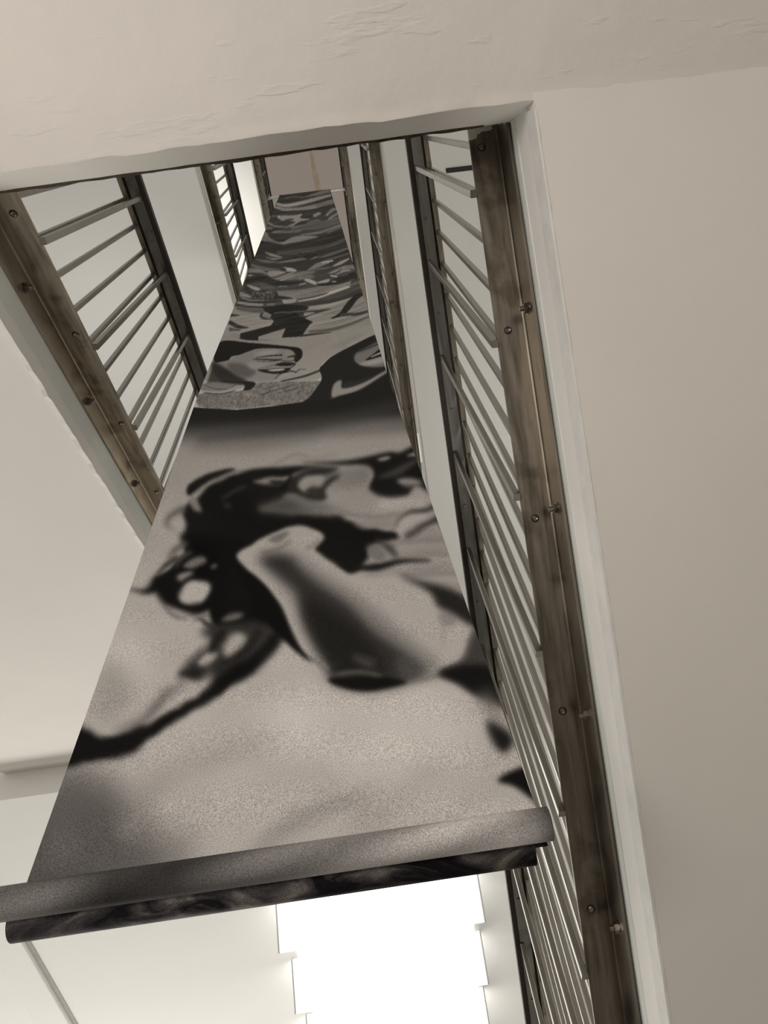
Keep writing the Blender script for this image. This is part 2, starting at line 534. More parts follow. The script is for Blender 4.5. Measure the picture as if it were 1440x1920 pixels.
def railing(label, side, P, H, y0, y1, posts, bolts, screws, mat_angle, hy1=None, hw=1.0):
    """side: +1 when the shaft lies towards +x. P: inner plate (x,z0,s), outer corner (x,z0,s), leg foot (x,z0,s);
       H: handrail foot edge ((x at y=0, dx/dy), z0, s)"""
    (xi, zi, si), (xo, zo, so), (xl, zl, sl) = P
    (hx, hdx), hz, hs = H
    fz = lambda z0, s, y: z0 + EYE + s * y
    root = thing('stair_railing', label, 'railing', loc=(xi, y0, fz(zi, si, y0)))
    org = Vector(root.location)
    loc = lambda p: Vector(p) - org
    t = 0.007
    secs = []
    n = 40
    for i in range(n + 1):
        y = y0 + (y1 - y0) * i / n
        a, b, c = fz(zi, si, y), fz(zo, so, y), fz(zl, sl, y)
        secs.append([loc(p) for p in ((xi, y, a + t), (xi, y, a + 0.001), (xi - side * 0.001, y, a), (xo + side * t, y, b),
                                      (xo + side * (t - 0.003), y, b - 0.002), (xo + side * (t - 0.004), y, b - 0.006), (xo + side * (t - 0.004), y, c), (xo - side * 0.003, y, c), (xo - side * 0.003, y, b + t))])
    loft('bottom_angle', secs, mat_angle, root)

    hyb = hy1 or y1
    X = lambda y, uu: hx + hdx * y - side * uu * hw

    def rail(name, prof, mat):
        s2 = []
        for y in (y0, hyb):
            s2.append([loc((X(y, uu), y, fz(hz, hs, y) + dz)) for uu, dz in prof])
        return loft(name, s2, mat, root)
    rail('handrail', [(0.0, 0.002), (0.002, 0.0), (0.060, 0.0), (0.062, 0.002), (0.062, 0.026), (0.056, 0.032), (0.006, 0.032), (0.0, 0.026)], M_WOOD)
    rail('top_channel', [(0.016, -0.006), (0.050, -0.006), (0.050, 0.0005), (0.016, 0.0005)], M_CHAN)
    rail('under_rail', [(0.056, -0.02), (0.072, -0.02), (0.072, 0.004), (0.056, 0.004)], M_STEEL)
    sp = posts[1] - posts[0]
    for y in posts:
        if y > min(y1, hyb) - 0.05:
            continue
        zb = fz(zi, si, y)
        pb = (xi + side * 0.0085, y, zb - 0.012)
        pt = (X(y, 0.022), y, fz(hz, hs, y) - 0.007)
        bar('post', loc(pb), loc(pt), 0.014, 0.016, M_BAR, root)
        s = share('screw', ME_SMALL, loc((X(y, 0.024), y + 0.012, fz(hz, hs, y) - 0.0062)), root, (math.pi, 0, 0))
    y = posts[0] - sp
    k = 0
    while y < min(y1, hyb) - 0.04:
        if y > y0 + 0.01:
            zb = fz(zi, si, y) + 0.004
            bo_ = -0.004 if side > 0 else 0.007
            bar('baluster', loc((xi - side * 0.016, y + bo_, zb)), loc((X(y, 0.064), y + bo_, fz(hz, hs, y) - 0.018)), 0.013, 0.013, M_BAR, root)
        y += sp / 3
    for y in bolts:
        zc = (fz(zo, so, y) + fz(zl, sl, y)) / 2
        share('bolt', ME_BOLT, loc((xo + side * (t - 0.004), y, zc - 0.004)), root, (0, side * math.pi / 2, 0))
    for y in screws:
        f = 0.38
        xs_ = xi + (xo - xi) * f
        zc = (fz(zi, si, y) * (1 - f) + fz(zo, so, y) * f)
        share('screw', ME_SCREW, loc((xs_, y, zc)), root, (math.pi + math.atan(si), 0, 0))
    for y in [posts[0] + sp * (q + 0.55) for q in range(len(posts) - 1)]:
        if y < hyb:
            share('screw', ME_SMALL, loc((X(y, 0.03), y, fz(hz, hs, y) - 0.006)), root, (math.pi, 0, 0))
    return root


ps = lambda a, d, n: [a + d * i for i in range(n)]
railing('stainless stair railing at left, nearest the viewer, rising away from the landing overhead', 1,
        ((-0.600, 1.607, 0.483), (-0.670, 1.606, 0.510), (-0.67, 1.523, 0.517)), ((-0.57, 0.0), 2.61, 0.471),
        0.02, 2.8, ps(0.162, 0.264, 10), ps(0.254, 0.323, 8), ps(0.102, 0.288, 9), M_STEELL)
railing('longest stainless stair railing, running down the whole right side beside the banner', -1,
        ((0.330, 1.728, -0.613), (0.395, 1.727, -0.615), (0.395, 1.640, -0.619)), ((0.31, 0.0), 2.717, -0.592),
        0.02, 2.74, ps(0.163, 0.2735, 10), ps(0.371, 0.350, 7), ps(0.081, 0.337, 8), M_STEELP)
railing('stainless stair railing at left one storey up, short stretch seen beside the banner', 1,
        ((-0.600, 4.695, 0.488), (-0.662, 4.70, 0.505), (-0.662, 4.64, 0.528)), ((-0.584, 0.0), 5.746, 0.512),
        0.06, 2.85, ps(0.18, 0.268, 10), ps(0.489, 0.312, 7), ps(0.2, 0.3, 9), M_STEEL)
railing('stainless stair railing at right one storey up, between two pale stair undersides', -1,
        ((0.330, 4.832, -0.514), (0.388, 4.83, -0.512), (0.388, 4.745, -0.50)), ((0.3365, -0.011), 5.83, -0.53),
        0.06, 2.6, ps(0.17, 0.2735, 9), ps(0.441, 0.36, 6), ps(0.3, 0.337, 7), M_STEEL, hw=0.7)
railing('topmost left stair railing, small and pale, where the banner rod ends', 1,
        ((-0.590, 8.60, 0.508), (-0.652, 8.60, 0.508), (-0.65, 8.52, 0.508)), ((-0.586, 0.0), 9.60, 0.455),
        0.08, 2.85, ps(0.18, 0.268, 10), ps(0.45, 0.312, 7), ps(0.2, 0.3, 9), M_STEEL)
railing('topmost right stair railing, narrow and dark, where the banner rod ends', -1,
        ((0.312, 8.93, -0.53), (0.366, 8.92, -0.54), (0.366, 8.81, -0.55)), ((0.306, 0.0), 9.9, -0.51),
        0.08, 2.6, ps(0.17, 0.2735, 9), ps(0.441, 0.36, 6), ps(0.3, 0.337, 7), M_STEEL)

# ------------------------------------------------------------------ black ceiling projector under the right flight
spot = thing('spotlight', 'black box spotlight mounted under the right stair flight, white lens at its end', 'spotlight', loc=(0.78, 0.33, 4.4 + EYE))
box('housing', (-0.055, -0.034, -0.0), (0.20, 0.044, 0.09), M_BLACK, spot, 0.004)
box('lens', (-0.135, -0.0, 0.02), (-0.07, 0.030, 0.05), M_SPOT, spot, 0.003)
bar('bracket', (0.02, 0, 0.085), (0.02, 0, 0.14), 0.02, 0.02, M_BLACK, spot)
bar('arm', (-0.08, 0.012, 0.045), (-0.05, 0.012, 0.045), 0.012, 0.012, M_BLACK, spot)

# ------------------------------------------------------------------ stepped luminous panels on the hall ceiling
lamp = thing('ceiling_light', 'blazing white stepped ceiling light of overlapping tilted panels, below the banner roll', 'light', loc=(-0.2, 3.6, CZ))
for i in range(7):
    yf = 3.47 + 0.645 * i
    x0, x1 = -0.775 - 0.008 * i + 0.2, 0.40 + 0.2
    yn = yf - 0.17
    zf, zn = -0.235, -0.004
    yy0, yy1 = yn - 3.6, yf - 3.6
    d = 0.014
    ny, nz = 0.21, 0.62
    secs = []
    for x in (x0, x1):
        secs.append([(x, yy0, zn), (x, yy1, zf), (x, yy1 + 0.004, zf + d), (x, yy0 + 0.004, zn + d)])
    p = loft('panel', secs, M_LIGHT, lamp)
    # thin frame round each panel edge
    e = 0.006
    for nm, a, b in (('edge_strip', (x0 - e, yy0, zn), (x0 - e, yy1, zf)), ('edge_strip', (x1 + e, yy0, zn), (x1 + e, yy1, zf)), ('edge_strip', (x0 - e, yy1 + e, zf), (x1 + e, yy1 + e, zf))):
        bar(nm, a, b, 0.008, 0.012, M_FRAME, p)
box('backplate', (-0.545, -0.6, -0.03), (0.565, 3.72, -0.002), M_LIGHT, lamp)
# ------------------------------------------------------------------ the printed banner
# The print is drawn as soft grey shapes on a sheet (units of the drawing), then transferred to the cloth's vertex colours.
PX0, PY0, PW, PH = -20, 340, 1080, 1400
art = np.full((PH, PW), 165.0, np.float32)
YY, XX = np.mgrid[0:PH, 0:PW].astype(np.float32)
YY += PY0; XX += PX0


def box_blur(a, r):
    for ax in (0, 1):
        for _ in range(3):
            p = np.pad(a, [(r + 1, r) if q == ax else (0, 0) for q in (0, 1)], mode='edge')
            c = np.cumsum(p, axis=ax, dtype=np.float64)
            n = a.shape[ax]
            hi = np.take(c, np.arange(2 * r + 1, 2 * r + 1 + n), axis=ax); lo = np.take(c, np.arange(0, n), axis=ax)
            a = ((hi - lo) / (2 * r + 1)).astype(np.float32)
    return a


def smooth_loop(pts, k=6):
    p = np.array(pts, float); n = len(p); out = []
    for i in range(n):
        p0, p1, p2, p3 = p[i - 1], p[i], p[(i + 1) % n], p[(i + 2) % n]
        for t in np.arange(k) / k:
            out.append(0.5 * (2 * p1 + (p2 - p0) * t + (2 * p0 - 5 * p1 + 4 * p2 - p3) * t * t + (3 * p1 - p0 - 3 * p2 + p3) * t ** 3))
    return np.array(out)


def smooth_line(pts, k=8):
    p = np.array(pts, float); n = len(p); out = []
    for i in range(n - 1):
        p0, p1, p2, p3 = p[max(i - 1, 0)], p[i], p[i + 1], p[min(i + 2, n - 1)]
        for t in np.arange(k) / k:
            out.append(0.5 * (2 * p1 + (p2 - p0) * t + (2 * p0 - 5 * p1 + 4 * p2 - p3) * t * t + (3 * p1 - p0 - 3 * p2 + p3) * t ** 3))
    out.append(p[-1])
    return np.array(out)


def fill(poly, val, blur, alpha=1.0, tex=0.0):
    pad = int(blur * 3) + 3
    x0 = max(int(poly[:, 0].min()) - pad - PX0, 0); x1 = min(int(poly[:, 0].max()) + pad - PX0, PW)
    y0 = max(int(poly[:, 1].min()) - pad - PY0, 0); y1 = min(int(poly[:, 1].max()) + pad - PY0, PH)
    if x1 - x0 < 2 or y1 - y0 < 2:
        return
    mask = np.zeros((y1 - y0, x1 - x0), np.float32)
    a = poly; b = np.roll(poly, -1, axis=0)
    for sub in (0.25, 0.75):
        for r in range(y1 - y0):
            y = r + y0 + PY0 + sub
            c = (a[:, 1] <= y) != (b[:, 1] <= y)
            if not c.any():
                continue
            xs = np.sort(a[c, 0] + (y - a[c, 1]) * (b[c, 0] - a[c, 0]) / (b[c, 1] - a[c, 1])) - PX0 - x0
            for i in range(0, len(xs) - 1, 2):
                l, h = max(xs[i], 0), min(xs[i + 1], x1 - x0)
                if h <= l:
                    continue
                li, hi = int(l), int(h)
                if li == hi:
                    mask[r, min(li, mask.shape[1] - 1)] += 0.5 * (h - l)
                else:
                    mask[r, li] += 0.5 * (li + 1 - l)
                    mask[r, li + 1:hi] += 0.5
                    if hi < mask.shape[1]:
                        mask[r, hi] += 0.5 * (h - hi)
    mask = np.clip(mask, 0, 1)
    rr = int(round(blur * 0.6 * SOFT))
    if rr >= 1:
        mask = box_blur(mask, rr)
    mask *= alpha
    reg = art[y0:y1, x0:x1]
    v = val
    if tex:
        rs = np.random.RandomState(int(abs(poly[0, 0] * 7 + poly[0, 1])) % 9999)
        t = rs.rand(*reg.shape).astype(np.float32) - 0.5
        t = t * 0.5 + box_blur(t, 1) * 1.6
        v = val + t * tex
    art[y0:y1, x0:x1] = reg * (1 - mask) + v * mask


SOFT = 1.0


class Zone:
    def __init__(self, ox, oy, s):
        self.o = np.array((ox, oy), float); self.s = s

    def b(self, pts, val, blur=1.0, alpha=1.0, tex=0.0, sharp=False):
        p = np.array(pts, float) / self.s + self.o
        fill(p if sharp else smooth_loop(p), val, blur, alpha, tex)

    def l(self, pts, wd, val, blur=0.8, alpha=1.0):
        p = smooth_line(np.array(pts, float) / self.s + self.o)
        n = len(p)
        if np.isscalar(wd):
            wv = np.full(n, wd / self.s) * np.clip(np.minimum(np.arange(n) + 1, np.arange(n)[::-1] + 1) / (0.22 * n), 0.15, 1)
        else:
            wv = np.interp(np.linspace(0, 1, n), np.linspace(0, 1, len(wd)), wd) / self.s
        t = np.gradient(p, axis=0); t /= np.linalg.norm(t, axis=1)[:, None] + 1e-9
        nn = np.stack([-t[:, 1], t[:, 0]], 1) * wv[:, None] / 2
        fill(np.concatenate([p + nn, (p - nn)[::-1]]), val, blur, alpha)


# --- uppermost pictures: streaked bands
A = Zone(480, 350, 7.2)
A.b([(-900, -200), (1800, -400), (1900, 1000), (-900, 1300)], 62, 1, sharp=True)  # darks lifted: haze over the upper cloth is put into the print
for pts, wd, val in [
    ([(330, 112), (500, 92), (700, 66), (990, 28)], 22, 112), ([(660, 142), (850, 95), (1000, 55)], [6, 45, 60], 128),
    ([(380, 165), (520, 140), (660, 150)], 20, 96), ([(280, 232), (400, 262), (600, 225), (800, 175), (1020, 118)], [30, 48, 48, 44, 30], 150),
    ([(260, 272), (400, 312), (560, 318), (750, 285), (950, 225), (1060, 195)], [30, 60, 60, 55, 50, 45], 130),
    ([(280, 262), (420, 284), (640, 258), (820, 225)], 14, 84), ([(800, 262), (940, 235), (1080, 205)], 46, 104),
    ([(210, 352), (400, 362), (700, 340), (950, 300), (1090, 262)], [70, 60, 50, 44, 40], 55),
    ([(200, 395), (300, 402), (420, 392)], 16, 90), ([(480, 565), (700, 545), (900, 520), (1150, 450)], [40, 90, 95, 90], 92),
    ([(220, 618), (400, 612), (620, 600)], 34, 112), ([(230, 632), (400, 632), (560, 622)], 7, 70), ([(330, 604), (480, 600), (600, 608)], 5, 74),
    ([(600, 655), (850, 622), (1000, 578), (1165, 520)], [10, 36, 34, 40], 118), ([(960, 628), (1080, 580), (1170, 560)], 26, 104),
    ([(165, 490), (260, 535), (400, 548), (520, 528)], [30, 26, 24, 8], 118), ([(180, 480), (300, 520), (420, 520)], 14, 60),
    ([(120, 590), (170, 560), (230, 570)], 40, 100)]:
    A.l(pts, wd, val, 0.5)
A.b([(310, 402), (520, 388), (630, 372), (600, 425), (735, 445), (600, 472), (500, 532), (420, 540), (460, 520), (540, 482), (440, 465), (340, 455)], 142, 0.6)
A.b([(350, 475), (430, 440), (525, 440), (440, 470)], 66, 0.4)
A.b([(298, 400), (325, 400), (325, 425), (298, 425)], 165, 0.3)
A.b([(775, 385), (850, 353), (885, 370), (795, 412)], 142, 0.4)
A.b([(940, 385), (1020, 300), (1070, 290), (1095, 312), (980, 380)], 118, 0.4)
A.l([(975, 445), (1050, 400), (1115, 360)], 28, 124, 0.4); A.l([(960, 400), (1010, 330)], 16, 130, 0.4)
A.b([(680, 495), (800, 450), (895, 455), (760, 490)], 106, 0.4)
A.b([(100, 600), (150, 620), (190, 690), (300, 745), (420, 745), (400, 775), (250, 765), (140, 735), (70, 715)], 118, 0.5)
A.b([(150, 610), (200, 690), (300, 745), (420, 740), (520, 672), (400, 650), (250, 640)], 56, 0.5)
A.b([(360, 775), (450, 705), (560, 672), (700, 665), (845, 680), (700, 722), (560, 752)], 132, 0.5)
A.l([(80, 722), (200, 768), (330, 780), (440, 776)], 10, 150, 0.3)
A.b([(60, 735), (380, 785), (700, 735), (950, 680), (1170, 560), (1230, 690), (1050, 770), (850, 830), (600, 870), (300, 920), (-10, 900)], 54, 0.6, sharp=True)
A.l([(840, 730), (1000, 690), (1200, 640)], 5, 74, 0.3)
A.l([(280, 905), (600, 876), (850, 835), (1050, 780), (1240, 690)], [50, 64, 60, 54, 40], 84, 0.8)
for pts, wd, val in [
    ([(120, 885), (220, 925), (360, 962)], [8, 44, 10], 138), ([(130, 955), (240, 978), (340, 972)], [6, 24, 6], 130),
    ([(560, 905), (760, 885), (960, 868)], 12, 40), ([(580, 892), (700, 885), (820, 876)], 5, 130), ([(850, 965), (1000, 920), (1250, 830)], [4, 44, 30], 98),
    ([(640, 965), (720, 940), (860, 930)], 34, 48), ([(740, 985), (800, 960), (860, 940)], [4, 24, 6], 118), ([(360, 1000), (480, 985), (560, 950)], 26, 44),
    ([(500, 1000), (600, 985), (660, 970)], [8, 34, 6], 116), ([(0, 985), (150, 1015), (300, 1020)], [10, 36, 8], 108),
    ([(870, 1020), (1000, 985), (1260, 905)], [6, 34, 24], 92)]:
    A.l(pts, wd, val, 0.4)

# --- the crowded middle pictures
B = Zone(430, 470, 5.143)
B.b([(40, 545), (340, 600), (730, 572), (1000, 530), (1350, 420), (1420, 640), (1470, 780), (1000, 900), (500, 885), (-40, 880), (-20, 640)], 142, 1.0)
B.b([(60, 480), (180, 250), (1280, 180), (1330, 380), (900, 520), (500, 560), (80, 545)], 78, 1.0)
for pts, wd, val in [
    ([(210, 140), (330, 176), (500, 190)], [20, 40, 14], 104), ([(470, 118), (620, 96), (745, 82)], [10, 28, 8], 112),
    ([(190, 192), (290, 200), (385, 232)], [44, 40, 12], 122), ([(185, 238), (300, 268)], 22, 142), ([(210, 215), (330, 225)], 8, 66),
    ([(360, 275), (450, 278), (560, 238), (650, 198)], [30, 24, 26, 10], 132), ([(470, 296), (600, 256), (700, 222), (830, 208)], [6, 44, 40, 12], 118),
    ([(480, 300), (560, 262), (640, 238)], 8, 160), ([(755, 196), (850, 145), (965, 108)], [4, 44, 30], 128), ([(890, 120), (1005, 98)], 14, 178),
    ([(1000, 155), (1080, 118), (1160, 78)], [10, 34, 12], 156), ([(950, 222), (1070, 182)], [6, 28, 8], 142), ([(1070, 205), (1140, 170), (1215, 145)], [10, 40, 20], 128),
    ([(870, 228), (1000, 172), (1110, 142)], [6, 24, 6], 54), ([(1020, 235), (1100, 205), (1180, 190)], 12, 165),
    ([(150, 300), (300, 272), (450, 312), (560, 322), (720, 300)], [70, 66, 60, 40, 14], 50), ([(300, 345), (440, 362)], [36, 20], 92),
    ([(440, 385), (640, 362), (760, 338)], 10, 60), ([(470, 348), (560, 345)], 8, 140)]:
    B.l(pts, wd, val, 0.5)
B.b([(500, 165), (600, 168), (652, 196), (560, 202)], 168, 0.5); B.b([(550, 180), (520, 165), (480, 165), (540, 205)], 60, 0.4)
B.b([(380, 202), (545, 206), (480, 240), (395, 252)], 150, 0.5)
B.b([(640, 182), (720, 150), (785, 160), (720, 196)], 58, 0.5)
B.b([(595, 275), (700, 240), (825, 235), (800, 270), (640, 284)], 112, 0.6, tex=50)
B.b([(840, 195), (1000, 165), (1100, 150), (1000, 200), (900, 250), (820, 260)], 70, 0.8, 0.7)
B.b([(1150, 230), (1255, 195), (1270, 265), (1180, 275)], 50, 0.6)
B.b([(440, 400), (700, 374), (900, 340), (1150, 292), (1165, 340), (900, 425), (650, 480), (540, 500), (480, 460)], 132, 1.0, tex=16)
for k in range(9):
    B.l([(640 + k * 30, 445 - k * 5), (800 + k * 34, 405 - k * 8), (960 + k * 22, 352 - k * 6)], 5, 88 + (k * 37) % 60, 0.4, 0.8)
B.l([(660, 492), (850, 452), (1000, 402), (1165, 345)], [10, 30, 30, 22], 176, 0.5)
B.l([(640, 478), (800, 452), (960, 410)], 12, 66, 0.5)
B.b([(725, 285), (832, 334), (868, 322), (780, 278)], 172, 0.4); B.b([(855, 305), (965, 276), (945, 312), (830, 328)], 164, 0.4)
B.b([(830, 325), (960, 306), (1040, 262), (1180, 245), (1150, 300), (950, 342)], 52, 0.5); B.l([(975, 243), (1045, 254)], 16, 172, 0.4); B.l([(990, 300), (1035, 302)], 10, 165, 0.4)
B.l([(675, 332), (745, 316)], 10, 160, 0.4)
B.b([(160, 400), (200, 338), (295, 362), (300, 380), (440, 388), (475, 440), (440, 472), (300, 472), (220, 452)], 74, 0.6, tex=120)
B.b([(175, 328), (295, 366), (280, 388), (210, 365)], 152, 0.5, tex=60); B.b([(140, 310), (170, 330), (200, 400), (150, 380)], 60, 0.5)
B.b([(440, 440), (520, 440), (612, 460), (580, 472), (450, 470)], 56, 0.4); B.b([(110, 400), (165, 420), (220, 455), (110, 440)], 140, 0.6)
B.l([(110, 452), (180, 474), (260, 488), (500, 488)], 14, 130, 0.4); B.l([(95, 462), (160, 492), (300, 498), (560, 488)], 20, 58, 0.4)
B.l([(80, 500), (180, 520), (330, 525)], [20, 36, 20], 142, 0.7); B.l([(360, 520), (440, 520)], 24, 112, 0.6); B.b([(520, 480), (640, 470), (640, 500), (540, 515)], 152, 0.8)
B.l([(70, 522), (230, 546), (400, 546), (560, 530), (760, 540)], 18, 56, 0.5)
B.l([(700, 525), (950, 488), (1150, 430), (1320, 355)], [24, 54, 60, 50], 68, 0.7); B.l([(900, 480), (1100, 430), (1300, 340)], 8, 96, 0.4)
B.b([(1180, 300), (1300, 250), (1320, 330), (1200, 350)], 76, 0.6); B.l([(1150, 345), (1290, 285)], 12, 120, 0.4)
B.b([(80, 548), (340, 560), (330, 605), (160, 590), (90, 575)], 98, 0.5)
for k in range(16):
    B.l([(760 + 8 * k, 775 - k * 12), (1000 + 6 * k, 742 - k * 14), (1200 + 4 * k, 690 - k * 14), (1385, 612 - k * 14)], 6 + (k * 5) % 7, 100 + (k * 53) % 70, 0.6, 0.55)
for k in range(6):
    B.l([(0, 770 + 14 * k), (180, 850 + 5 * k), (420, 860 + 3 * k)], 5, 96 + (k * 41) % 60, 0.5, 0.6)
B.l([(770, 785), (1000, 762), (1200, 700), (1400, 610)], [20, 26, 24, 20], 84, 0.9)
B.b([(325, 550), (420, 540), (560, 524), (700, 528), (775, 552), (720, 590), (725, 640), (742, 660), (812, 690), (780, 712), (725, 790), (700, 832), (508, 842), (545, 752), (440, 782), (282, 832), (282, 872), (103, 866), (108, 800), (400, 725), (432, 682), (395, 650), (410, 620), (345, 590)], 44, 0.5, sharp=True)
B.b([(650, 590), (760, 578), (900, 568), (985, 563), (800, 622), (735, 650), (690, 640)], 66, 0.4); B.b([(728, 600), (830, 598), (735, 632)], 146, 0.3)
B.l([(560, 600), (700, 585), (900, 572)], 10, 108, 0.4)
B.b([(298, 615), (330, 600), (330, 638), (425, 662), (340, 668), (298, 648)], 70, 0.4); B.b([(335, 615), (400, 622), (395, 645), (345, 640)], 118, 0.4)
B.l([(430, 612), (500, 596), (610, 604)], 16, 82, 0.5); B.b([(690, 815), (950, 788), (960, 796), (700, 832)], 60, 0.6)
B.l([(1315, 408), (1230, 450), (1180, 500), (1130, 562), (1080, 615), (985, 656)], [20, 46, 62, 62, 40, 8], 46, 0.5)
B.l([(1070, 625), (1130, 618), (1250, 612), (1385, 570)], [30, 34, 30, 20], 70, 0.8)
B.l([(0, 690), (90, 735), (190, 745)], [40, 40, 6], 60, 0.7); B.l([(10, 625), (100, 626)], [30, 6], 48, 0.5); B.l([(0, 760), (110, 770)], [40, 10], 88, 0.8)

# long camera-shake streaks through the upper pictures
st = np.random.RandomState(11).rand(PH, PW).astype(np.float32) - 0.5
for _ in range(2):
    c = np.cumsum(np.pad(st, ((0, 0), (19, 18)), mode='wrap'), axis=1, dtype=np.float64)
    st = ((c[:, 37:] - c[:, :-37]) / 37).astype(np.float32)[:, :PW]
cc = (XX - 575.0); sag = np.round(cc * 0.17 + 0.0009 * cc * cc * np.sign(cc) * (cc > 0)).astype(int)
ri = np.clip(np.arange(PH)[:, None] + sag, 0, PH - 1)
st = st[ri, np.arange(PW)[None, :].repeat(PH, 0)]
st /= st.std()
art += st * np.where(YY < 470, 9.0, 7.0) * np.clip((640 - YY) / 30, 0, 1)

# --- two laughing women
C = Zone(360, 610, 3.6)
C.b([(190, 96), (400, 104), (600, 106), (900, 70), (1260, 10), (1310, 60), (1000, 190), (880, 262), (890, 340), (760, 385), (380, 390), (100, 380), (100, 300)], 142, 0.8)
for k in range(8):
    C.l([(700 + k * 50, 200 - k * 8), (820 + k * 45, 150 - k * 8), (960 + k * 40, 110 - k * 9)], 26, 122 + (k * 29) % 34, 3, 0.5)
C.b([(60, 540), (160, 240), (250, 232), (330, 370), (420, 400), (80, 470)], 70, 1.5)
C.b([(250, 236), (320, 205), (400, 178), (480, 158), (640, 158), (692, 190), (692, 222), (712, 258), (690, 272), (645, 300), (602, 332), (580, 362), (520, 376), (360, 380), (250, 372), (165, 322), (150, 262)], 128, 0.8)
C.b([(140, 250), (230, 290), (300, 330), (370, 380), (230, 380), (150, 330)], 52, 3.5); C.b([(240, 265), (330, 260), (430, 305), (390, 352), (300, 340)], 92, 4)
C.b([(420, 195), (500, 172), (590, 172), (560, 195), (450, 205)], 152, 2.5); C.b([(380, 255), (460, 252), (540, 262), (480, 290), (400, 295)], 142, 3)
C.b([(195, 112), (400, 120), (650, 143), (735, 160), (744, 215), (700, 252), (688, 200), (680, 175), (620, 160), (460, 158), (380, 180), (320, 202), (270, 212), (240, 238), (150, 242)], 36, 0.7)
C.b([(640, 170), (690, 185), (695, 215), (650, 215), (630, 195)], 135, 1.2)
C.l([(430, 222), (520, 208), (612, 202)], [3, 7, 9], 38, 0.5); C.l([(410, 232), (480, 232), (575, 236), (610, 230)], [3, 8, 10, 4], 40, 0.5); C.l([(430, 244), (520, 246), (580, 240)], 4, 76, 0.5)
C.l([(645, 218), (690, 210), (706, 232), (680, 240)], [6, 14, 10, 4], 46, 0.5)
C.b([(560, 270), (620, 250), (692, 256), (700, 264), (640, 278)], 42, 0.7); C.l([(600, 240), (680, 244)], 6, 76, 0.7)
C.b([(445, 302), (520, 297), (620, 290), (664, 290), (640, 320), (560, 330), (480, 318)], 44, 0.6); C.b([(510, 304), (560, 298), (625, 294), (612, 306), (550, 311)], 165, 0.4)
C.l([(440, 300), (500, 285), (560, 270)], 5, 84, 0.9)
C.l([(700, 268), (660, 298), (702, 318), (725, 300), (772, 300)], [5, 7, 5, 5, 3], 46, 0.4); C.l([(560, 365), (600, 330), (692, 312), (700, 338)], [4, 5, 5, 3], 54, 0.4)
C.b([(580, 376), (640, 342), (715, 322), (752, 332), (650, 378)], 138, 0.8); C.l([(600, 380), (760, 345), (880, 300)], [8, 16, 14], 66, 0.8)
C.b([(70, 402), (140, 385), (260, 396), (325, 410), (200, 442), (70, 442)], 118, 1.0); C.l([(190, 378), (300, 384), (420, 386)], 14, 44, 0.8); C.l([(80, 400), (150, 428), (240, 432), (300, 402)], 4, 56, 0.4)
C.b([(60, 462), (200, 458), (350, 438), (440, 390), (760, 382), (870, 388), (760, 516), (500, 546), (300, 566), (100, 558), (30, 525)], 112, 0.6, tex=55)
C.l([(75, 446), (200, 452), (300, 424), (352, 414)], [14, 18, 26, 20], 142, 0.5); C.l([(80, 458), (200, 464), (300, 440)], 5, 44, 0.4); C.b([(348, 390), (430, 390), (402, 432), (350, 442), (360, 410)], 42, 0.6)
for k in range(26):
    xx = 50 + k * 17
    C.l([(xx, 470 + 18 * math.sin(k)), (xx + 8, 520), (xx + 4, 556)], 3.5, 66 + (k * 31) % 40, 0.4, 0.8)
for k in range(14):
    C.l([(460 + k * 24, 470 - (k * 37) % 60), (520 + k * 22, 455 - (k * 37) % 60)], 7, 58 + (k * 23) % 40, 0.7, 0.75)
C.b([(1262, 60), (1100, 130), (950, 210), (885, 268), (862, 300), (875, 370), (800, 480), (760, 520), (950, 492), (1150, 440), (1345, 320), (1340, 280), (1300, 130)], 40, 0.8)
C.b([(1110, 190), (1200, 145), (1290, 112), (1315, 200), (1345, 262), (1250, 284), (1150, 274), (1100, 240)], 112, 2.2); C.b([(1120, 190), (1180, 150), (1290, 90), (1290, 110), (1190, 165)], 84, 1.0)
C.b([(1130, 262), (1180, 245), (1300, 215), (1320, 240), (1200, 272)], 146, 1.5)
C.b([(1172, 238), (1222, 198), (1304, 138), (1312, 192), (1240, 222)], 34, 0.6); C.l([(1210, 216), (1260, 194), (1306, 176)], [6, 11, 9], 152, 0.4); C.l([(1110, 185), (1200, 152), (1290, 120)], 6, 56, 0.7)
C.b([(945, 484), (958, 402), (1010, 372), (1020, 425), (1150, 392), (1345, 288), (1345, 305), (1300, 332), (1130, 437), (1000, 476)], 132, 1.4); C.b([(1018, 425), (1040, 385), (1120, 375), (1230, 345), (1150, 388)], 50, 1.6)
# dark cloth under them fading to pale
C.b([(-40, 545), (30, 556), (300, 572), (550, 547), (760, 517), (960, 492), (1150, 440), (1350, 312), (1480, 300), (1520, 620), (1100, 650), (700, 690), (300, 680), (-60, 700)], 37, 0.6, sharp=True)
art_mask = np.clip((YY - (772 - 0.05 * (XX - 560))) / 66.0, 0, 1); art_mask = art_mask * art_mask * (3 - 2 * art_mask)
low = 158.0 - 0.0 * XX
art[:] = np.where(YY < 790, 42 + (art - 42) * np.where(YY < 590, 1.12, 1.22), art)  # upper pictures brightened in the print to offset weaker light up there
grad = 37 * (1 - art_mask) + low * art_mask
edge = np.clip((YY - (772 - 0.00028 * np.maximum(XX - 520, 0) ** 2 - 0.1 * np.maximum(XX - 560, 0))) / 6.0, 0, 1)
art[:] = art * (1 - edge) + grad * edge
D = Zone(300, 740, 1.0)
D.l([(70, 85), (200, 70), (330, 50), (450, 20)], [14, 26, 26, 20], 64, 12, 0.7)
D.l([(60, 100), (180, 95), (300, 80)], [16, 26, 10], 112, 12, 0.6); D.l([(300, 70), (400, 60), (480, 50)], [10, 26, 16], 126, 11, 0.6)

